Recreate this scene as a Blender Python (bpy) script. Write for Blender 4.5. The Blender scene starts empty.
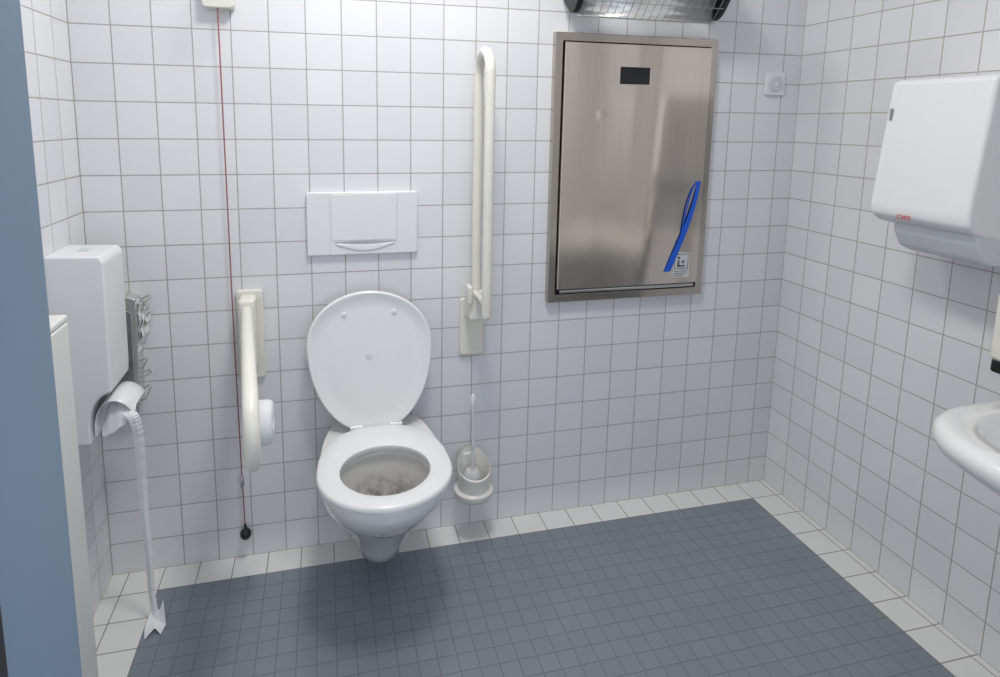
import bpy, bmesh, math, random
from mathutils import Matrix, Vector
random.seed(4)
SC=bpy.context.scene
SC.view_settings.view_transform='Standard'
COL=bpy.context.collection
W=2.272; H=2.5; YF=-1.5
# ---------------- materials
def lin(c): return tuple(((v/255)/12.92 if v/255<=.04045 else ((v/255+.055)/1.055)**2.4) for v in c)
def mat(name,rgb,rough=.4,metal=0,noise=.03,scale=30,coat=0,bump=0,alpha=1,trans=0):
    m=bpy.data.materials.new(name);m.use_nodes=True;nt=m.node_tree;b=nt.nodes['Principled BSDF'];L=nt.links.new
    c=lin(rgb)
    tc=nt.nodes.new('ShaderNodeTexCoord');n=nt.nodes.new('ShaderNodeTexNoise');n.inputs['Scale'].default_value=scale;n.inputs['Detail'].default_value=4
    L(tc.outputs['Object'],n.inputs['Vector'])
    mx=nt.nodes.new('ShaderNodeMix');mx.data_type='RGBA'
    mx.inputs[6].default_value=tuple(v*(1-noise*2) for v in c)+(1,)
    mx.inputs[7].default_value=tuple(min(1,v*(1+noise*2)) for v in c)+(1,)
    L(n.outputs['Fac'],mx.inputs[0]);L(mx.outputs[2],b.inputs['Base Color'])
    b.inputs['Roughness'].default_value=rough;b.inputs['Metallic'].default_value=metal
    b.inputs['Coat Weight'].default_value=coat
    b.inputs['Alpha'].default_value=alpha
    b.inputs['Transmission Weight'].default_value=trans
    if bump:
        bp=nt.nodes.new('ShaderNodeBump');bp.inputs['Strength'].default_value=bump;bp.inputs['Distance'].default_value=.002
        L(n.outputs['Fac'],bp.inputs['Height']);L(bp.outputs[0],b.inputs['Normal'])
    return m
def math_(nt,op,a,b=None,c=None):
    n=nt.nodes.new('ShaderNodeMath');n.operation=op
    for i,v in enumerate((a,b,c)):
        if v is None: continue
        if isinstance(v,(int,float)): n.inputs[i].default_value=v
        else: nt.links.new(v,n.inputs[i])
    return n.outputs[0]
def tilenodes(nt,sp,ax,T,off,gw):
    ds=[];cells=[]
    for a,t,o in zip(ax,T,off):
        sh=math_(nt,'SUBTRACT',sp.outputs[a],o)
        ds.append(math_(nt,'PINGPONG',sh,t/2))
        cells.append(math_(nt,'FLOOR',math_(nt,'DIVIDE',sh,t)))
    mn=math_(nt,'MINIMUM',ds[0],ds[1])
    mr=nt.nodes.new('ShaderNodeMapRange');mr.interpolation_type='SMOOTHSTEP'
    mr.inputs['From Min'].default_value=gw*.6;mr.inputs['From Max'].default_value=gw*1.4
    nt.links.new(mn,mr.inputs['Value'])
    cb=nt.nodes.new('ShaderNodeCombineXYZ');nt.links.new(cells[0],cb.inputs[0]);nt.links.new(cells[1],cb.inputs[1])
    wn=nt.nodes.new('ShaderNodeTexWhiteNoise');wn.noise_dimensions='3D';nt.links.new(cb.outputs[0],wn.inputs['Vector'])
    return mr.outputs[0],wn.outputs['Value'],wn.outputs['Color']
def mixc(nt,f,a,b):
    mx=nt.nodes.new('ShaderNodeMix');mx.data_type='RGBA'
    if isinstance(f,(int,float)): mx.inputs[0].default_value=f
    else: nt.links.new(f,mx.inputs[0])
    for i,v in ((6,a),(7,b)):
        if isinstance(v,tuple): mx.inputs[i].default_value=v+(1,)
        else: nt.links.new(v,mx.inputs[i])
    return mx.outputs[2]
def wallmat(name,ax,off=(0,0),T=(.1,.1)):
    m=bpy.data.materials.new(name);m.use_nodes=True;nt=m.node_tree;b=nt.nodes['Principled BSDF'];L=nt.links.new
    tc=nt.nodes.new('ShaderNodeTexCoord');sp=nt.nodes.new('ShaderNodeSeparateXYZ');L(tc.outputs['Object'],sp.inputs[0])
    t,rv,rc=tilenodes(nt,sp,ax,T,off,.0015)
    col=mixc(nt,rv,lin((222,222,225)),lin((229,229,231)))
    fin=mixc(nt,t,lin((172,166,164)),col)
    L(fin,b.inputs['Base Color'])
    r=math_(nt,'MULTIPLY_ADD',t,-.48,.7);L(r,b.inputs['Roughness'])
    geo=nt.nodes.new('ShaderNodeNewGeometry')
    v1=nt.nodes.new('ShaderNodeVectorMath');v1.operation='SUBTRACT';L(rc,v1.inputs[0]);v1.inputs[1].default_value=(.5,.5,.5)
    v2=nt.nodes.new('ShaderNodeVectorMath');v2.operation='SCALE';L(v1.outputs[0],v2.inputs[0]);v2.inputs['Scale'].default_value=.014
    v3=nt.nodes.new('ShaderNodeVectorMath');v3.operation='ADD';L(v2.outputs[0],v3.inputs[0]);L(geo.outputs['Normal'],v3.inputs[1])
    v4=nt.nodes.new('ShaderNodeVectorMath');v4.operation='NORMALIZE';L(v3.outputs[0],v4.inputs[0])
    bp=nt.nodes.new('ShaderNodeBump');bp.inputs['Strength'].default_value=.5;bp.inputs['Distance'].default_value=.001
    L(t,bp.inputs['Height']);L(v4.outputs[0],bp.inputs['Normal']);L(bp.outputs[0],b.inputs['Normal'])
    return m
GX0,GX1,GY=.146,2.150,-.092
def floormat():
    m=bpy.data.materials.new('floor_tiles');m.use_nodes=True;nt=m.node_tree;b=nt.nodes['Principled BSDF'];L=nt.links.new
    tc=nt.nodes.new('ShaderNodeTexCoord');sp=nt.nodes.new('ShaderNodeSeparateXYZ');L(tc.outputs['Object'],sp.inputs[0])
    x,y=sp.outputs[0],sp.outputs[1]
    g1=math_(nt,'MULTIPLY',math_(nt,'GREATER_THAN',x,GX0),math_(nt,'LESS_THAN',x,GX1))
    g=math_(nt,'MULTIPLY',g1,math_(nt,'LESS_THAN',y,GY))
    t,rv,rc=tilenodes(nt,sp,(0,1),(.0501,.0501),(GX0,GY),.0014)
    nz=nt.nodes.new('ShaderNodeTexNoise');nz.inputs['Scale'].default_value=3;nz.inputs['Detail'].default_value=4;L(tc.outputs['Object'],nz.inputs['Vector'])
    c0=mixc(nt,rv,lin((119,128,136)),lin((126,135,143)))
    c1=mixc(nt,nz.outputs['Fac'],lin((108,117,125)),lin((137,146,154)))
    gc=mixc(nt,.5,c0,c1)
    gray=mixc(nt,t,lin((106,111,117)),gc)
    t2,rv2,_=tilenodes(nt,sp,(0,1),(.1002,.1002),(GX0,GY),.0015)
    wc=mixc(nt,t2,lin((140,132,126)),lin((228,228,225)))
    fin=mixc(nt,g,wc,gray)
    L(fin,b.inputs['Base Color'])
    r=math_(nt,'MULTIPLY_ADD',nz.outputs['Fac'],.12,.18);L(r,b.inputs['Roughness'])
    b.inputs['IOR'].default_value=1.8
    bp=nt.nodes.new('ShaderNodeBump');bp.inputs['Strength'].default_value=.2;bp.inputs['Distance'].default_value=.001
    L(t,bp.inputs['Height']);L(bp.outputs[0],b.inputs['Normal'])
    return m
def steel(dent=None,name='brushed_steel',wave=.03,c0=(208,199,189),c1=(225,216,206)):
    m=bpy.data.materials.new(name);m.use_nodes=True;nt=m.node_tree;b=nt.nodes['Principled BSDF'];L=nt.links.new
    tc=nt.nodes.new('ShaderNodeTexCoord');mp=nt.nodes.new('ShaderNodeMapping');mp.inputs['Scale'].default_value=(220,220,2.5)
    L(tc.outputs['Object'],mp.inputs[0]);n=nt.nodes.new('ShaderNodeTexNoise');n.inputs['Scale'].default_value=1;n.inputs['Detail'].default_value=3;L(mp.outputs[0],n.inputs['Vector'])
    mp2=nt.nodes.new('ShaderNodeMapping');mp2.inputs['Scale'].default_value=(7,7,.6);mp2.inputs['Location'].default_value=(1.3,.4,.2);L(tc.outputs['Object'],mp2.inputs[0])
    n2=nt.nodes.new('ShaderNodeTexNoise');n2.inputs['Scale'].default_value=1;n2.inputs['Detail'].default_value=0;L(mp2.outputs[0],n2.inputs['Vector'])
    c=mixc(nt,n.outputs['Fac'],lin(c0),lin(c1));L(c,b.inputs['Base Color'])
    b.inputs['Metallic'].default_value=1
    L(math_(nt,'MULTIPLY_ADD',n.outputs['Fac'],.08,.135),b.inputs['Roughness'])
    bp=nt.nodes.new('ShaderNodeBump');bp.inputs['Strength'].default_value=1;bp.inputs['Distance'].default_value=wave
    L(n2.outputs['Fac'],bp.inputs['Height'])
    last=bp
    if dent:
        d=nt.nodes.new('ShaderNodeVectorMath');d.operation='DISTANCE';L(tc.outputs['Object'],d.inputs[0]);d.inputs[1].default_value=dent
        mr=nt.nodes.new('ShaderNodeMapRange');mr.interpolation_type='SMOOTHSTEP';mr.inputs['From Max'].default_value=.022;L(d.outputs['Value'],mr.inputs['Value'])
        b2=nt.nodes.new('ShaderNodeBump');b2.inputs['Strength'].default_value=1;b2.inputs['Distance'].default_value=.0016
        L(mr.outputs[0],b2.inputs['Height']);L(bp.outputs[0],b2.inputs['Normal']);last=b2
    L(last.outputs[0],b.inputs['Normal'])
    return m
M_white=mat('white_plastic',(229,230,231),.3,noise=.01)
M_white2=mat('greyish_white_plastic',(208,211,215),.35,noise=.01)  # slightly greyer white for lid lock, switch button and outlet tray
M_off=mat('off_white_enamel',(224,225,221),.35,noise=.01)
M_cup=mat('off_white_plastic',(228,227,220),.35,noise=.01)
M_cer=mat('white_ceramic',(234,234,233),.12,noise=.01,coat=.5)
M_seat=mat('seat_plastic',(232,232,232),.25,noise=.01)
M_cream=mat('cream_nylon',(230,228,217),.3,noise=.02)
M_creamd=mat('cream_grey_plastic',(222,220,212),.35,noise=.02)
M_steel=steel(wave=.008,c0=(180,173,164),c1=(194,187,178))
M_steeld=steel((1.505-1.64,-.036,1.385-.771),'brushed_steel_door',.026)
M_chrome=mat('chrome',(200,200,200),.15,metal=1,noise=.02)
M_satin=mat('satin_metal',(212,211,208),.25,metal=.75,noise=.05)
M_dark=mat('black_plastic',(22,22,24),.4,noise=.1)
M_bowl=bpy.data.materials.new('bowl_stain')
def bowlmat():
    m=M_bowl;m.use_nodes=True;nt=m.node_tree;b=nt.nodes['Principled BSDF'];L=nt.links.new
    tc=nt.nodes.new('ShaderNodeTexCoord');sp=nt.nodes.new('ShaderNodeSeparateXYZ');L(tc.outputs['Object'],sp.inputs[0])
    n=nt.nodes.new('ShaderNodeTexNoise');n.inputs['Scale'].default_value=40;n.inputs['Detail'].default_value=6;L(tc.outputs['Object'],n.inputs['Vector'])
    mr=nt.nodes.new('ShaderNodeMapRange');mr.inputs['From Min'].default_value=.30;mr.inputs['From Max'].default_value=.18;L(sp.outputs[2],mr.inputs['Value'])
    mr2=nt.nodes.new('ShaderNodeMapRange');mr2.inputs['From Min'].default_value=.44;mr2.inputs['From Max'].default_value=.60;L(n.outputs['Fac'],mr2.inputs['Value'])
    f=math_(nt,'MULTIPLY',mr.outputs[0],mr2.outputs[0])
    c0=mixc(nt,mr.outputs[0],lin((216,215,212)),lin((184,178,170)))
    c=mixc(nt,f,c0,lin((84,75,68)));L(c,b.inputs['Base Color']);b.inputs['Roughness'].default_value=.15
bowlmat()
M_blue=mat('blue_frame_paint',(115,135,153),.45,noise=.03,scale=3)
M_ribbon=mat('blue_ribbon',(28,92,208),.8,noise=.08)
M_red=mat('red_cord',(152,98,104),.6,noise=.1)
M_logo=mat('red_print',(205,30,45),.5)
M_paper=mat('tissue_paper',(232,233,234),.9,noise=.03,bump=.3)
M_paper2=mat('grey_tissue_paper',(220,220,218),.9,noise=.04,bump=.3)
M_grey=mat('grey_plastic',(150,150,150),.5)
M_mgrey=mat('medium_grey_plastic',(176,177,179),.5)
M_lgrey=mat('light_grey_plastic',(204,206,208),.45)
M_gasket=mat('gasket',(40,38,42),.7)
M_print=mat('grey_print',(92,92,94),.7)
M_ceil=mat('ceiling_paint',(240,240,240),.8)
M_refl=mat('reflector_aluminium',(250,249,246),.25,metal=.5,noise=.01,bump=.6,scale=60)
# ---------------- geometry helpers
WL={}
def thing(name,loc,label,cat):
    o=bpy.data.objects.new(name,None);o.empty_display_size=.05;o.location=loc;COL.objects.link(o)
    o['label']=label;o['category']=cat;WL[o.name]=Vector(loc);return o
def mk(name,verts,faces,m,parent=None,smooth=None,bevel=0,bseg=3,label=None,cat=None,subsurf=0,solid=0):
    me=bpy.data.meshes.new(name)
    off=WL[parent.name] if parent else Vector((0,0,0))
    me.from_pydata([tuple(Vector(v)-off) for v in verts],[],faces)
    bm=bmesh.new();bm.from_mesh(me);bmesh.ops.recalc_face_normals(bm,faces=bm.faces);bm.to_mesh(me);bm.free()
    o=bpy.data.objects.new(name,me);COL.objects.link(o);me.materials.append(m)
    if parent: o.parent=parent
    WL[o.name]=off
    if smooth is not None:
        for p in me.polygons:p.use_smooth=True
        me.set_sharp_from_angle(angle=math.radians(smooth))
    if solid:
        s=o.modifiers.new('s','SOLIDIFY');s.thickness=solid;s.offset=0
    if bevel:
        b=o.modifiers.new('b','BEVEL');b.width=bevel;b.segments=bseg;b.limit_method='ANGLE';b.angle_limit=math.radians(30)
        for p in me.polygons:p.use_smooth=True
        w=o.modifiers.new('w','WEIGHTED_NORMAL')
    if subsurf:
        s=o.modifiers.new('ss','SUBSURF');s.levels=subsurf;s.render_levels=subsurf
    if label:o['label']=label
    if cat:o['category']=cat
    return o
def boxg(a,b):
    x0,y0,z0=a;x1,y1,z1=b
    v=[(x0,y0,z0),(x1,y0,z0),(x1,y1,z0),(x0,y1,z0),(x0,y0,z1),(x1,y0,z1),(x1,y1,z1),(x0,y1,z1)]
    f=[(0,3,2,1),(4,5,6,7),(0,1,5,4),(1,2,6,5),(2,3,7,6),(3,0,4,7)]
    return v,f
def join(*gs):
    V=[];F=[]
    for v,f in gs:
        n=len(V);V+=list(v);F+=[tuple(i+n for i in q) for q in f]
    return V,F
def box(name,a,b,m,parent=None,bevel=.003,**k):
    v,f=boxg(a,b);return mk(name,v,f,m,parent,bevel=bevel,**k)
def loftg(rings,cap0=True,cap1=True):
    N=len(rings[0]);V=[p for r in rings for p in r];F=[]
    for i in range(len(rings)-1):
        for j in range(N):
            k=(j+1)%N;F.append((i*N+j,i*N+k,(i+1)*N+k,(i+1)*N+j))
    if cap0:F.append(tuple(range(N-1,-1,-1)))
    if cap1:F.append(tuple((len(rings)-1)*N+j for j in range(N)))
    return V,F
def tubeg(path,r,seg=16,cap=True):
    P=[Vector(p) for p in path];rings=[];rad=r if isinstance(r,(list,tuple)) else [r]*len(P)
    prev=None
    for i,p in enumerate(P):
        t=(P[min(i+1,len(P)-1)]-P[max(i-1,0)]).normalized()
        if prev is None:
            a=Vector((0,0,1)) if abs(t.z)<.9 else Vector((1,0,0));n=t.cross(a).normalized()
        else:
            n=(prev-t*prev.dot(t)).normalized()
        prev=n;b=t.cross(n)
        rings.append([tuple(p+n*math.cos(2*math.pi*j/seg)*rad[i]+b*math.sin(2*math.pi*j/seg)*rad[i]) for j in range(seg)])
    return loftg(rings,cap,cap)
def ell(cx,cy,z,a,b,N=48):
    return [(cx+a*math.cos(2*math.pi*j/N),cy+b*math.sin(2*math.pi*j/N),z) for j in range(N)]
def cylg(p0,p1,r,seg=32): return tubeg([p0,p1],r,seg)
def prismg(prof,axis,a,b):
    def P(q,t):
        q=list(q);q.insert(axis,t);return tuple(q)
    return loftg([[P(q,a) for q in prof],[P(q,b) for q in prof]])
def rrect(x0,x1,z0,z1,r,n=6):
    o=[]
    for cx,cz,s in ((x1-r,z1-r,0),(x0+r,z1-r,90),(x0+r,z0+r,180),(x1-r,z0+r,270)):
        for i in range(n+1):
            a=math.radians(s+90*i/n);o.append((cx+r*math.cos(a),cz+r*math.sin(a)))
    return o
def stripg(path,wv):
    V=[];F=[]
    for p,w in zip(path,wv):
        p=Vector(p);w=Vector(w);V+=[tuple(p-w/2),tuple(p+w/2)]
    for i in range(len(path)-1): F.append((2*i,2*i+1,2*i+3,2*i+2))
    return V,F
def spline(pts,n=8):
    P=[Vector(p) for p in pts];P=[P[0]*2-P[1]]+P+[P[-1]*2-P[-2]];o=[]
    for i in range(1,len(P)-2):
        for k in range(n):
            t=k/n;a,b,c,d=P[i-1:i+3]
            o.append(.5*((2*b)+(c-a)*t+(2*a-5*b+4*c-d)*t*t+(-a+3*b-3*c+d)*t**3))
    o.append(P[-2]);return o
def textobj(name,s,size,loc,rot,m,parent,label=None):
    cu=bpy.data.curves.new(name,'FONT');cu.body=s;cu.size=size;cu.extrude=.0003;cu.align_x='CENTER';cu.align_y='CENTER'
    t=bpy.data.objects.new('tmp',cu);COL.objects.link(t);bpy.context.view_layer.update()
    me=bpy.data.meshes.new_from_object(t.evaluated_get(bpy.context.evaluated_depsgraph_get()))
    bpy.data.objects.remove(t)
    o=bpy.data.objects.new(name,me);COL.objects.link(o);me.materials.clear();me.materials.append(m)
    o.parent=parent;o.location=Vector(loc)-WL[parent.name];o.rotation_euler=rot
    return o
def structure(o): o['kind']='structure';return o
# ---------------- room
M_wb=wallmat('wall_tiles_back',(0,2));M_wl=wallmat('wall_tiles_side',(1,2));
structure(box('wall_back',(-.1,0,-.1),(W+.1,.1,H),M_wb,bevel=0))
structure(box('wall_left',(-.1,YF-.12,-.1),(0,0,H),M_wl,bevel=0))
structure(box('wall_right',(W,YF-.12,-.1),(W+.1,0,H),M_wl,bevel=0))
structure(box('floor',(0,-2.6,-.1),(W,0,0),floormat(),bevel=0))
structure(box('ceiling',(0,-2.6,H),(W,0,H+.1),M_ceil,bevel=0))
v,f=join(boxg((0,YF-.12,0),(.38,YF,H)),boxg((1.5,YF-.12,0),(W,YF,H)),boxg((.38,YF-.12,2.15),(1.5,YF,H)))
structure(mk('wall_front',v,f,M_wb))
JX=.508
v,f=join(boxg((.37,YF-.17,0),(JX,YF,2.1)),boxg((1.38,YF-.17,0),(1.51,YF,2.1)),boxg((JX,YF-.17,2.02),(1.38,YF,2.1)))
structure(mk('door_1',v,f,M_blue,bevel=.004))
structure(box('trim_1',(JX,YF-.087,0),(JX+.003,YF-.075,2.02),M_gasket,bevel=.001))
# ---------------- toilet
XC=.783
toilet=thing('toilet',(XC,-.05,.07),'white wall-hung ceramic toilet with raised lid, beside grab bars','toilet')
def bodyring(z,hw,yf,hb,yc,N=64,yb=.001):
    o=[]
    for j in range(N):
        a=2*math.pi*j/N;c,s=math.cos(a),math.sin(a)
        if s<=0: o.append((XC+hw*c,yc+(yc-yf)*s,z))
        else:
            e=.45
            x=(hb)*math.copysign(abs(c)**e,c);y=yc+(yb-yc)*abs(s)**e
            bl=min(1,abs(s)*2.0)
            x=(hw*c*(1-bl)+x*bl) if abs(s)<.5 else x
            o.append((XC+x,y,z))
    return o
R=[bodyring(.062,.045,-.185,.05,-.10),bodyring(.066,.060,-.205,.062,-.11),bodyring(.08,.069,-.222,.07,-.12),bodyring(.12,.078,-.25,.08,-.13),
   bodyring(.16,.090,-.28,.09,-.14),bodyring(.20,.105,-.315,.103,-.16),bodyring(.25,.126,-.36,.12,-.20),bodyring(.30,.147,-.41,.137,-.24),bodyring(.345,.163,-.453,.150,-.28),
   bodyring(.385,.171,-.483,.157,-.30),bodyring(.415,.174,-.495,.160,-.30),bodyring(.425,.170,-.49,.157,-.30)]
N=64
def innring(z,a,b,yc): return [(XC+a*math.cos(2*math.pi*j/N),yc+b*math.sin(2*math.pi*j/N),z) for j in range(N)]
R+=[innring(.425,.130,.135,-.335),innring(.41,.125,.128,-.335)]
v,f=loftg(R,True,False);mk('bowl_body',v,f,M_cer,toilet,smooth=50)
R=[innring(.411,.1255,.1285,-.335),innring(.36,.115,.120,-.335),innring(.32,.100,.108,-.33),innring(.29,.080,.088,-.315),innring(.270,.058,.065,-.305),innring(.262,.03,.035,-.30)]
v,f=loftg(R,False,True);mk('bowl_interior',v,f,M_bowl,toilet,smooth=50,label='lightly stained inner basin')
def egg(N=64,a=.178,L=.405,v0=.235,e=.82,inset=0,ex=None):
    o=[];ex=ex or e
    for j in range(N):
        t=2*math.pi*j/N;c,s=math.cos(t),math.sin(t)
        if s>=0: o.append(((a-inset)*c, v0+(L-v0-inset)*s))
        else: o.append(((a-inset)*math.copysign(abs(c)**ex,c), v0-(v0-inset)*abs(s)**e))
    return o
def seatring(z,ins,yb=-.105):
    return [(XC+x,yb-vv,z) for x,vv in egg(inset=ins)]
def hole(z,a,b): return [(XC+a*math.cos(2*math.pi*j/N),-.342-b*math.sin(2*math.pi*j/N),z) for j in range(N)]
rings=[hole(.433,.121,.119),seatring(.433,.004),seatring(.436,0),seatring(.443,.000),seatring(.447,.0025),seatring(.449,.007),hole(.449,.123,.1205),hole(.447,.119,.117),hole(.442,.118,.116),hole(.433,.121,.119)]
v,f=loftg(rings,False,False);mk('seat',v,f,M_seat,toilet,smooth=40)
XL=.763
def lidring(d,ins,zc=.425):
    o=[]
    for x,vv in egg(a=.186,L=.426,v0=.27,e=.95,ex=.95,inset=ins):
        z=zc+vv;y=-.095+.045*(vv/.425)-d
        o.append((XL+x+.010*(1-vv/.425),y,z))
    return o
rings=[lidring(-.008,.02),lidring(-.008,.005),lidring(-.005,0),lidring(.005,0),lidring(.008,.003),lidring(.008,.008),lidring(.005,.013),lidring(.004,.05),lidring(.003,.12)]
v,f=loftg(rings,True,True);lid=mk('lid',v,f,M_seat,toilet,smooth=35)
for dx in (-.072,.078):
    z=.43+.355;y=-.095+.045*(.355/.425)
    v,f=loftg([[(XL+dx+r*math.cos(2*math.pi*j/20),y-d,z+1.25*r*math.sin(2*math.pi*j/20)) for j in range(20)] for r,d in ((.007,.003),(.007,.006),(.005,.0078),(.002,.008))])
    mk('bumper',v,f,M_seat,lid,smooth=40)
v,f=loftg([[(XL+r*math.cos(2*math.pi*j/20),-.0735-d,.655+1.0*r*math.sin(2*math.pi*j/20)) for j in range(20)] for r,d in ((.010,.0015),(.0095,.0030),(.006,.0030),(.003,.0030))])
mk('emblem',v,f,M_seat,lid,smooth=60)
for dx in (-.06,.06):
    v,f=join(cylg((XC-.003+dx-.018,-.096,.440),(XC-.003+dx+.018,-.096,.440),.009,20),cylg((XC-.003+dx,-.096,.42),(XC-.003+dx,-.096,.440),.010,20))
    mk('hinge',v,f,M_seat,toilet,smooth=40)
# ---------------- flush plate
fx0,fx1,fz0,fz1=.589,.919,.956,1.147
fp=thing('flush_plate',(.754,0,.956),'white rectangular flush plate on tiled wall above toilet','flush plate')
mk('frame',*prismg(rrect(fx0,fx1,fz0,fz1,.008),1,0,-.016),M_white,fp,bevel=.004)
mk('button',*prismg(rrect(.661,.853,fz0+.045,fz1-.006,.004),1,-.015,-.0175),M_white,fp,bevel=.0012)
prof=[]
for i in range(25):
    t=i/24;x=.668+t*.184;prof.append((x,fz0+.040-.018*math.sin(math.pi*t)))
for i in range(25):
    t=1-i/24;x=.668+t*.184;prof.append((x,fz0+.041+.002*math.sin(math.pi*t)))
mk('finger_slot',*prismg(prof,1,-.0155,-.0172),M_mgrey,fp)
prof2=[]
for i in range(25):
    t=i/24;prof2.append((.672+t*.176,fz0+.034-.020*math.sin(math.pi*t)))
for i in range(25):
    t=1-i/24;prof2.append((.672+t*.176,fz0+.037-.006*math.sin(math.pi*t)))
mk('button_small',*prismg(prof2,1,-.0155,-.020),M_seat,fp,bevel=.002)
mk('seam',*boxg((fx0+.067,-.0163,fz0+.006),(fx0+.0685,-.0150,fz1-.006)),M_lgrey,fp)
mk('seam',*boxg((fx1-.063,-.0163,fz0+.006),(fx1-.0615,-.0150,fz1-.006)),M_lgrey,fp)
# ---------------- folded-up grab bar
gb=thing('grab_bar',(1.095,0,.61),'cream folding support rail raised upright against wall','grab bar')
mk('wall_plate',*prismg(rrect(1.056,1.134,.61,.80,.012),1,0,-.014),M_cream,gb,bevel=.004)
box('hinge_bracket',(1.070,-.085,.745),(1.120,-.012,.845),M_cream,gb,bevel=.012,bseg=4)
box('lock_lever',(1.062,-.095,.80),(1.080,-.05,.86),M_creamd,gb,bevel=.008)
rt=.0145
path=[(1.095,-.072,.77),(1.095,-.068,.84),(1.095,-.062,.93),(1.095,-.062,1.2),(1.095,-.062,1.492)]
for i in range(1,16):
    a=math.pi*i/16;path.append((1.095,-.125+.063*math.cos(a),1.492+.063*math.sin(a)))
path+=[(1.095,-.188,1.492),(1.095,-.188,1.2),(1.095,-.188,.90),(1.095,-.188,.797),(1.095,-.188,.789),(1.095,-.188,.785)]
rad=[rt]*(len(path)-3)+[rt,rt*.9,rt*.55]
mk('rail',*tubeg(path,rad,20),M_cream,gb,smooth=50)
mk('link',*tubeg([(1.095,-.06,.83),(1.095,-.188,.83)],.010,16),M_creamd,gb,smooth=50)
# ---------------- lowered grab bar
gl=thing('grab_bar',(.42,0,.59),'cream folding support rail lowered beside toilet, holding paper roll','grab bar')
mk('wall_plate',*prismg(rrect(.383,.459,.59,.862,.012),1,0,-.014),M_cream,gl,bevel=.004)
box('hinge_bracket',(.395,-.075,.64),(.443,-.012,.850),M_cream,gl,bevel=.012,bseg=4)
def bx(y): return .418+(-y-.06)*.125
ye=-.615;rt=.0158
path=[(bx(-.05),-.05,.815),(bx(-.3),-.3,.815),(bx(ye),ye,.815)]
for i in range(1,16):
    a=math.pi/2-math.pi*i/16;y=ye-.072*math.cos(a);path.append((bx(y),y,.743+.072*math.sin(a)))
path+=[(bx(ye),ye,.671),(bx(-.3),-.3,.671),(bx(-.05),-.05,.671)]
mk('rail',*tubeg(path,rt,20),M_cream,gl,smooth=50)
mk('roll_holder',*tubeg([(.440,-.30,.671),(.434,-.30,.655),(.434,-.30,.600),(.437,-.30,.592),(.446,-.30,.590),(.492,-.30,.590)],.0055,12),M_cream,gl,smooth=50)
c=(-.30,.590)
def xr(r,x): return [(x,c[0]+r*math.cos(2*math.pi*j/40),c[1]+r*math.sin(2*math.pi*j/40)) for j in range(40)]
mk('toilet_paper_roll',*loftg([xr(.0060,.444),xr(.042,.444),xr(.052,.449),xr(.056,.465),xr(.056,.487),xr(.053,.497),xr(.047,.501),xr(.020,.502),xr(.018,.499),xr(.0060,.494),xr(.0060,.444)],False,False),M_paper,None,smooth=50,label='white toilet paper roll hanging on the lowered rail',cat='toilet paper')
# ---------------- pull cord
pc=thing('pull_cord_alarm',(.375,0,.09),'red emergency pull cord hanging from small white wall box','alarm cord')
mk('switch_box',*prismg(rrect(.335,.415,1.652,1.74,.01),1,0,-.04),M_creamd,pc,bevel=.004)
mk('cord',*tubeg([(.373,-.03,1.655),(.374,-.027,1.3),(.375,-.022,.8),(.379,-.02,.3),(.382,-.02,.12)],.0020,8),M_red,pc,smooth=60)
mk('pull_knob',*loftg([ell(.383,-.022,z-.026,r,r,20) for z,r in ((.100,.004),(.104,.012),(.112,.0165),(.122,.0165),(.130,.012),(.136,.005),(.15,.003))]),M_dark,pc,smooth=60)
mk('cord_weight',*loftg([ell(.379,-.02,z,r,r,14) for z,r in ((.245,.003),(.25,.006),(.275,.006),(.28,.003))]),M_chrome,pc,smooth=60)
# ---------------- changing station
px0,px1,pz0,pz1=1.347,1.921,.771,1.637
cs=thing('baby_changing_station',(1.64,0,.771),'closed brushed stainless steel baby changing station on tiled wall','changing station')
def framg(x0,x1,z0,z1,w,y0,y1):
    o=[(x0,z0),(x1,z0),(x1,z1),(x0,z1)];i=[(x0+w,z0+w),(x1-w,z0+w),(x1-w,z1-w),(x0+w,z1-w)]
    V=[(a,y0,b) for a,b in o]+[(a,y0,b) for a,b in i]+[(a,y1,b) for a,b in o]+[(a,y1,b) for a,b in i];F=[]
    for k in range(4):
        n=(k+1)%4
        F+=[(k,n,4+n,4+k),(8+k,8+n,12+n,12+k),(k,n,8+n,8+k),(4+k,4+n,12+n,12+k)]
    return V,F
mk('frame',*framg(px0,px1,pz0,pz1,.026,0,-.024),M_steel,cs,bevel=.002)
mk('recess_back',*boxg((px0+.02,-.002,pz0+.02),(px1-.02,-.010,pz1-.02)),M_gasket,cs)
dx0,dx1,dz0,dz1=px0+.029,px1-.030,pz0+.046,pz1-.030
hx0,hx1,hz0,hz1=1.566,1.670,1.484,1.536
xs=[dx0,hx0,hx1,dx1];zs=[dz0,hz0,hz1,dz1]
V=[];F=[]
idx={}
for y in (-.036,-.010):
    for i in range(4):
        for j in range(4):
            idx[(i,j,y)]=len(V);V.append((xs[i],y,zs[j]))
for y in (-.036,-.010):
    for i in range(3):
        for j in range(3):
            if i==1 and j==1: continue
            F.append((idx[(i,j,y)],idx[(i+1,j,y)],idx[(i+1,j+1,y)],idx[(i,j+1,y)]))
def wq(a,b): F.append((idx[a+(-.036,)],idx[b+(-.036,)],idx[b+(-.010,)],idx[a+(-.010,)]))
for i in range(3): wq((i,0),(i+1,0));wq((i,3),(i+1,3));wq((0,i),(0,i+1));wq((3,i),(3,i+1))
wq((1,1),(2,1));wq((1,2),(2,2));wq((1,1),(1,2));wq((2,1),(2,2))
door=mk('door',V,F,M_steeld,cs,bevel=.002)
mk('handle_recess',*boxg((hx0-.001,-.012,hz0-.001),(hx1+.001,-.030,hz1+.001)),M_dark,door,label='black recessed pull handle')
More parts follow.
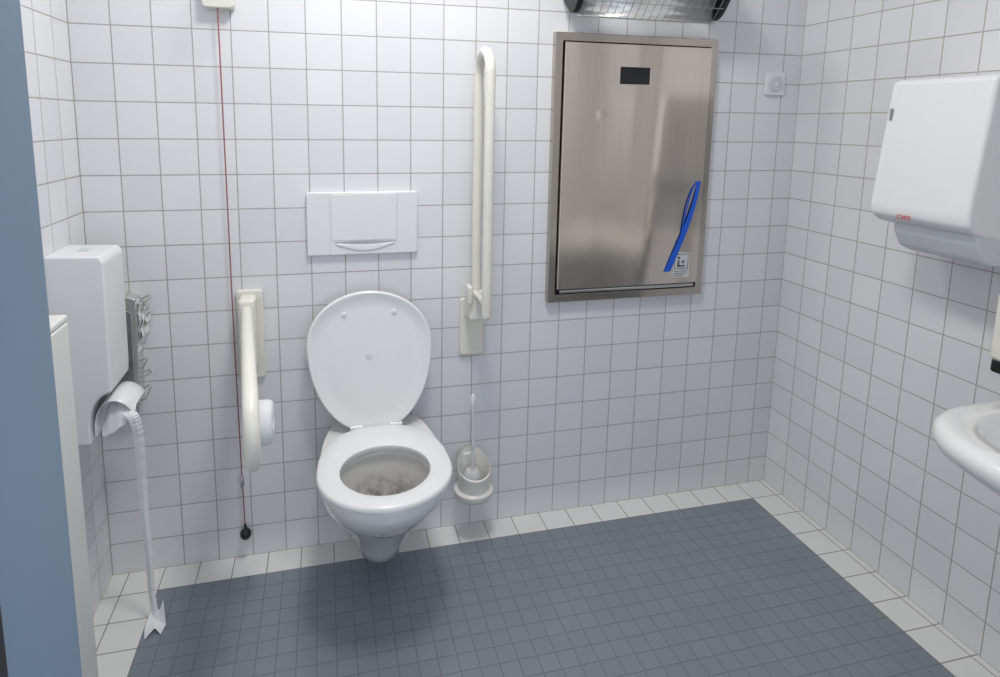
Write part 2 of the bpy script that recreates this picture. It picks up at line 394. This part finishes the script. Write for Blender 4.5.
mk('hinge_strip',*tubeg([(dx0+.01,-.026,pz0+.037),(dx1-.01,-.026,pz0+.037)],.007,12),M_chrome,cs,smooth=50)
st=mk('instruction_sticker',*boxg((1.795,-.0366,.838),(1.858,-.0360,.925)),M_lgrey,door,label='small pale safety sticker with dark pictogram')
pg=[boxg((1.800,-.0372,.918),(1.853,-.0366,.920)),boxg((1.800,-.0372,.868),(1.853,-.0366,.870)),boxg((1.800,-.0372,.868),(1.802,-.0366,.920)),boxg((1.851,-.0372,.868),(1.853,-.0366,.920)),
    boxg((1.812,-.0372,.875),(1.819,-.0366,.898)),boxg((1.812,-.0372,.875),(1.840,-.0366,.881)),boxg((1.812,-.0372,.902),(1.821,-.0366,.911)),boxg((1.828,-.0372,.888),(1.837,-.0366,.897)),
    boxg((1.800,-.0372,.859),(1.850,-.0366,.861)),boxg((1.800,-.0372,.851),(1.846,-.0366,.853)),boxg((1.800,-.0372,.843),(1.835,-.0366,.845))]
mk('pictogram',*join(*pg),M_print,st)
p1=spline([(1.866,-.037,1.168),(1.846,-.040,1.135),(1.832,-.042,1.085),(1.824,-.041,1.035),(1.818,-.0385,.995)],8)
p2=spline([(1.874,-.037,1.168),(1.860,-.041,1.10),(1.836,-.041,1.02),(1.805,-.040,.94),(1.773,-.0370,.860)],8)
rb=thing('ribbon',(1.82,-.04,.86),'bright blue strap looped through the changing station door','strap')
mk('loop',*stripg(p1,[(.006,.0005,.001)]*len(p1)),M_ribbon,rb,solid=.0004)
mk('tail',*stripg(p2,[(.012+.014*i/len(p2),-.0005,.001) for i in range(len(p2))]),M_ribbon,rb,solid=.0004)
# ---------------- heater
ht=thing('radiant_heater',(1.62,-.01,1.69),'infrared wall heater with shiny reflector and black end caps','heater')
HX0,HX1=1.37,1.865
cy,cz=-.098,1.778
uy,uz=-.60,.80;ny,nz=-.80,-.60
def hp(u_,n_): return (cy+uy*u_+ny*n_, cz+uz*u_+nz*n_)
def capprof():
    o=[]
    for i in range(28):
        a=2*math.pi*i/28;e=.55
        o.append(hp(.090*math.copysign(abs(math.cos(a))**e,math.cos(a)),.068*math.copysign(abs(math.sin(a))**e,math.sin(a))))
    return o
for a,b in ((HX0,HX0+.020),(HX1-.020,HX1)):
    mk('end_cap',*loftg([[ (x,y,z) for y,z in capprof()] for x in (a,b)]),M_dark,ht,bevel=.005)
n=16;V=[];F=[]
for i in range(n+1):
    a=math.pi*i/n
    y,z=hp(.084*math.cos(a),.060-.036*math.sin(a)+(.004 if i%2 else 0))
    for x in (HX0+.016,HX1-.016): V.append((x,y,z))
for i in range(n): F.append((2*i,2*i+1,2*i+3,2*i+2))
mk('reflector',V,F,M_refl,ht,smooth=5,solid=.002)
box('wall_bracket',(1.55,-.075,1.77),(1.68,0.001,1.82),M_dark,ht,bevel=.003)
y,z=hp(0,.044)
mk('quartz_tube',*cylg((HX0+.02,y,z),(HX1-.02,y,z),.007,20),mat('quartz',(240,232,220),.2),ht,smooth=50)
gs=[]
for i in range(19):
    x=HX0+.03+i*(HX1-HX0-.06)/18
    gs.append(tubeg([(x,)+hp(u_,n_) for u_,n_ in ((-.085,.062),(-.06,.068),(0,.072),(.06,.068),(.085,.062))],.0010,6))
for u_,n_ in ((-.085,.062),(-.03,.071),(.03,.071),(.085,.062)):
    y,z=hp(u_,n_);gs.append(tubeg([(HX0+.015,y,z),(HX1-.015,y,z)],.0012,6))
mk('guard_grille',*join(*gs),M_grey,ht,smooth=50)
# ---------------- light switch
sw=thing('wall_switch',(2.17,0,1.46),'small square white wall switch with round button','switch')
mk('plate',*prismg(rrect(2.128,2.205,1.462,1.540,.006),1,0,-.010),M_white,sw,bevel=.003)
def disc(r0,y0,y1): return loftg([[(2.1665+r*math.cos(2*math.pi*j/32),y,1.501+r*math.sin(2*math.pi*j/32)) for j in range(32)] for r,y in ((r0,y0),(r0,y1+.001),(r0-.0015,y1))])
mk('button',*disc(.027,-.009,-.014),M_white2,sw,smooth=30)
mk('indicator',*disc(.006,-.0135,-.016),M_white,sw,smooth=30)
# ---------------- toilet brush
tb=thing('toilet_brush',(1.095,-.07,.14),'toilet brush standing in off-white wall-mounted cup beside toilet','toilet brush')
bc=(1.093,-.075)
def br(z,a,b,sl=0,N=44):
    o=[]
    for j in range(N):
        t=2*math.pi*j/N;c,s=math.cos(t),math.sin(t)
        o.append((bc[0]+a*c,bc[1]+b*s,z+sl*(s*.5+.5)**1.3))
    return o
mk('holder',*loftg([br(.152,.048,.045),br(.156,.060,.056),br(.168,.065,.062),br(.180,.064,.062),br(.186,.052,.055),br(.20,.050,.055),br(.222,.053,.058,.03),br(.236,.054,.060,.055),br(.240,.051,.056,.055),br(.225,.047,.052,.03),br(.20,.043,.048,.0),br(.17,.036,.04,.0)]),M_cup,tb,smooth=45)
box('wall_bracket',(1.07,-.03,.18),(1.116,0.001,.275),M_cup,tb,bevel=.006)
mk('handle',*tubeg([(1.088,-.075,.22),(1.088,-.082,.36),(1.084,-.088,.46),(1.084,-.088,.478),(1.084,-.088,.50),(1.084,-.088,.508)],[.006,.0055,.006,.009,.008,.004],14),M_white,tb,smooth=50)
mk('brush_head',*loftg([ell(1.088,-.072,z,r,r,24) for z,r in ((.175,.02),(.18,.031),(.225,.032),(.24,.02))]),M_lgrey,tb,smooth=40)
# ---------------- left wall dispenser
ld=thing('toilet_paper_dispenser',(0,-.18,.56),'white box paper dispenser on tiled wall with paper trailing out','paper dispenser')
prof=[(-.001,.555),(.068,.555)]
for i in range(13):
    a=math.radians(180-90*i/12);prof.append((.120+.052*math.cos(a),.600+.085*math.sin(a)))
prof+=[(.122,.72),(.126,1.015),(.117,1.030),(-.001,1.034)]
mk('cover',*prismg(prof,1,-.262,-.115),M_white,ld,bevel=.006,bseg=4)
box('lid_lock',(.05,-.20,1.030),(.075,-.17,1.036),M_white2,ld,bevel=.003)
top=spline([(.074,0,.566),(.076,0,.605),(.087,0,.642),(.107,0,.665),(.132,0,.671),(.156,0,.660),(.170,0,.645)],5)
V=[];F=[];nv=6
for i,p in enumerate(top):
    t=i/(len(top)-1)
    for j in range(nv+1):
        w=j/nv
        y=-.128-.122*w-.012*t*math.sin(math.pi*w)
        drop=.020*t*(2*w-1)**2
        V.append((p.x-.010*t*(2*w-1)**2,y,p.z-drop))
for i in range(len(top)-1):
    for j in range(nv):
        a=i*(nv+1)+j;F.append((a,a+1,a+nv+2,a+nv+1))
mk('outlet_lip',V,F,M_white,ld,smooth=60,solid=.0025,subsurf=1)
pp=thing('paper_streamer',(.165,-.2,0),'long white tissue paper hanging from dispenser down to floor','paper')
a_=spline([(.082,-.190,.600),(.092,-.20,.634),(.111,-.205,.652),(.134,-.205,.658),(.154,-.205,.650),(.165,-.205,.640)],5)
b_=spline([(.088,-.246,.566),(.106,-.252,.572),(.126,-.256,.584),(.146,-.256,.602),(.160,-.252,.620),(.168,-.244,.630)],5)
V=[];F=[];nv=6
for i,(a,b) in enumerate(zip(a_,b_)):
    for j in range(nv+1):
        w=j/nv;p=a.lerp(b,w);bl=.010*math.sin(math.pi*w)
        V.append((p.x,p.y-bl,p.z+bl*.4+.0018*math.sin(i*1.1+w*2)))
for i in range(len(a_)-1):
    for j in range(nv):
        k_=i*(nv+1)+j;F.append((k_,k_+1,k_+nv+2,k_+nv+1))
mk('draped_sheet',V,F,M_paper,pp,smooth=60,subsurf=1,solid=.001)
# flat limp strip with a lengthwise crease and gentle twist
path=spline([(.152,-.252,.632),(.165,-.257,.618),(.169,-.250,.590),(.168,-.235,.54),(.161,-.212,.42),(.159,-.206,.32),(.163,-.206,.20),(.163,-.206,.10),(.167,-.208,.03),(.170,-.212,.010)],9)
V=[];F=[];n_=len(path)
for i,p in enumerate(path):
    t=i/(n_-1);wd=.023+.004*math.sin(5*t+1);tw=.25+.5*math.sin(6*t)
    dx,dy=math.cos(tw),math.sin(tw)
    for s,cr in ((-.5,0),(.08,.0045),(.5,0)):
        V.append((p.x+wd*s*dx+.0008*math.sin(i*1.9),p.y+wd*s*dy-cr,max(.002,p.z)))
for i in range(n_-1):
    for j in range(2):
        a=i*3+j;F.append((a,a+1,a+4,a+3))
mk('hanging_strip',V,F,M_paper,pp)
# loose flared, torn end lying on the floor
V=[(.156,-.208,.030),(.182,-.210,.034),(.168,-.214,.012),(.200,-.232,.004),(.194,-.262,.002),(.176,-.246,.010),(.156,-.270,.002),(.148,-.236,.004),(.190,-.205,.060)]
F=[(0,1,2),(1,3,2),(3,4,5,2),(5,6,7,2),(0,2,7),(1,8,3)]
mk('floor_end',V,F,M_paper,pp)
# ---------------- sanitary bag holder
sb=thing('sanitary_bag_holder',(.1,0,.55),'stainless steel hygiene bag holder with bent wire clips','bag holder')
mk('case',*prismg([(.060,.56),(.122,.55),(.132,.845),(.126,.862),(.060,.885)],1,0.001,-.05),M_satin,sb,bevel=.003)
mk('front_plate',*prismg([(.078,.60),(.112,.592),(.116,.825),(.080,.84)],1,-.05,-.054),mat('mid_steel',(182,182,184),.22,metal=.9),sb,bevel=.001)
random.seed(7)
for zz,ln in ((.868,.032),(.850,.018),(.826,.026),(.790,.012),(.690,.012),(.655,.024),(.605,.016)):
    d1,d2=random.uniform(-.004,.008),random.uniform(.02,.045)
    mk('wire_clip',*tubeg([(.124,-.03,zz-.014),(.130+ln,-.038,zz+d1),(.134+ln,-.040,zz-.006),(.128+ln*.35,-.038,zz-d2),(.124,-.03,zz-d2-.006)],.0021,8),M_satin,sb,smooth=30)
for i in range(4):
    x=.131+.0045*i;V=[];n=5;F=[]
    z0,z1=(.71+.012*i,.858-.010*i)
    for q in range(n+1):
        t=q/n;z=z0+(z1-z0)*t
        dxx=.004*(1 if q%2 else -1)*(.5+.5*random.random())+.004*i*t
        V+=[(x+dxx,-.006,z),(x+dxx+.002,-.028,z+.003*math.sin(i)),(x+dxx-.003,-.05+.005*math.sin(i*2+t*4),z+.004*math.sin(i+2*t))]
    for q in range(n):
        for c_ in (0,1): F.append((3*q+c_,3*q+c_+1,3*q+c_+4,3*q+c_+3))
    mk('hygiene_bag',V,F,(M_paper,M_paper2)[i%2],sb,solid=.0012)
# ---------------- white waste bin
wb=thing('waste_bin',(.07,-.62,0),'tall slim white waste bin standing against tiled wall','waste bin')
box('body',(.002,-.76,0.0),(.127,-.485,.9445),M_off,wb,bevel=.006,bseg=4)
box('lid',(.002,-.76,.945),(.127,-.485,.960),M_off,wb,bevel=.005,bseg=4)
# ---------------- towel dispenser
td=thing('paper_towel_dispenser',(W,-.67,1.04),'white paper towel dispenser with red logo on tiled wall','towel dispenser')
prof=[(W+.001,1.475),(2.085,1.478),(2.066,1.470),(2.035,1.165),(2.040,1.135),(2.065,1.118),(2.14,1.10),(W+.001,1.10)]
mk('cover',*prismg(prof,1,-.545,-.800),M_white,td,bevel=.010,bseg=4)
prof=[(W,1.11),(2.075,1.12),(2.075,1.095),(2.10,1.055),(2.13,1.042),(W,1.042)]
mk('outlet_tray',*prismg(prof,1,-.585,-.798),M_white2,td,bevel=.008,bseg=4)
mk('lock_slot',*boxg((2.053,-.560,1.375),(2.058,-.566,1.405)),M_grey,td)
textobj('logo','CWS',.017,(2.0362,-.645,1.136),(math.radians(90),0,math.radians(-90)),M_logo,td)
# ---------------- soap dispenser
sd=thing('soap_dispenser',(W,-.85,.78),'cream soap dispenser with black nozzle above sink','soap dispenser')
box('body',(2.155,-.90,.82),(W+.001,-.795,.985),M_cream,sd,bevel=.012,bseg=4)
box('nozzle',(2.162,-.865,.79),(2.205,-.798,.822),M_dark,sd,bevel=.006)
# ---------------- sink
sk=thing('sink',(2.05,-1.2,.60),'white ceramic wall-mounted washbasin with rounded rim','sink')
def sup(z,x0,x1,y0,y1,n=3.2,N=72):
    cx,cy=(x0+x1)/2,(y0+y1)/2;o=[]
    for j in range(N):
        a=2*math.pi*j/N;c,s=math.cos(a),math.sin(a)
        o.append((cx+(x1-x0)/2*math.copysign(abs(c)**(2/n),c),cy+(y1-y0)/2*math.copysign(abs(s)**(2/n),s),z))
    return o
Wk=W+.001
rings=[sup(.60,2.04,Wk,-1.32,-1.06,2.4),sup(.62,1.96,Wk,-1.38,-1.00,2.4),sup(.66,1.88,Wk,-1.43,-.955,2.6),sup(.70,1.81,Wk,-1.465,-.915,2.8),sup(.725,1.78,Wk,-1.475,-.897),sup(.75,1.768,Wk,-1.48,-.890),sup(.768,1.773,Wk,-1.478,-.893),sup(.776,1.785,Wk,-1.47,-.903),
 sup(.776,1.825,2.17,-1.44,-.945,2.8),sup(.762,1.835,2.16,-1.43,-.955,2.6),sup(.72,1.86,2.15,-1.40,-.98,2.4),sup(.67,1.92,2.13,-1.35,-1.05,2.2),sup(.645,1.98,2.10,-1.27,-1.12,2)]
mk('basin',*loftg(rings),M_cer,sk,smooth=50)
mk('drain',*loftg([ell(2.04,-1.19,z,r,r,24) for z,r in ((.6455,.022),(.648,.022),(.6485,.016))]),M_chrome,sk,smooth=40)
mk('tap_body',*tubeg([(2.215,-1.19,.77),(2.215,-1.19,.85),(2.20,-1.19,.875),(2.16,-1.19,.88),(2.10,-1.19,.865)],[.022,.022,.02,.015,.013],18),M_chrome,sk,smooth=50)
mk('tap_lever',*tubeg([(2.215,-1.19,.86),(2.215,-1.19,.90),(2.19,-1.19,.915),(2.14,-1.19,.93)],[.018,.016,.008,.006],14),M_chrome,sk,smooth=50)
# ---------------- lights
def area(name,loc,size,e,col=(1,1,1),rot=(0,0,0)):
    l=bpy.data.lights.new(name,'AREA');l.energy=e;l.shape='RECTANGLE';l.size=size[0];l.size_y=size[1];l.color=col
    o=bpy.data.objects.new(name,l);o.location=loc;o.rotation_euler=rot;COL.objects.link(o);return o
area('overhead_light',(.88,-.84,H-.02),(.30,.30),15.5,(1,.99,.965))
area('overhead_light',(.88,-.24,H-.02),(.14,.14),5,(1,.99,.965))  # added second light without a fixture, stretches the toilet's shadow forward
w=bpy.data.worlds.new('world');SC.world=w;w.use_nodes=True
w.node_tree.nodes['Background'].inputs[0].default_value=(.82,.88,1,1);w.node_tree.nodes['Background'].inputs[1].default_value=1.3
# ---------------- camera
yaw,pitch,roll=.2375,.1464,.0127
fw=Vector((math.sin(yaw)*math.cos(pitch),math.cos(yaw)*math.cos(pitch),-math.sin(pitch)));r0=Vector((math.cos(yaw),-math.sin(yaw),0));u0=r0.cross(fw)
r=math.cos(roll)*r0+math.sin(roll)*u0;u=-math.sin(roll)*r0+math.cos(roll)*u0
cam=bpy.data.cameras.new('camera');co=bpy.data.objects.new('camera',cam);COL.objects.link(co);SC.camera=co
co.matrix_world=Matrix(((r.x,u.x,-fw.x,.6409),(r.y,u.y,-fw.y,-1.8295),(r.z,u.z,-fw.z,1.3584),(0,0,0,1)))
cam.lens=21.719;cam.sensor_width=36;cam.shift_x=.0312;cam.shift_y=-.1279;cam.clip_start=.02
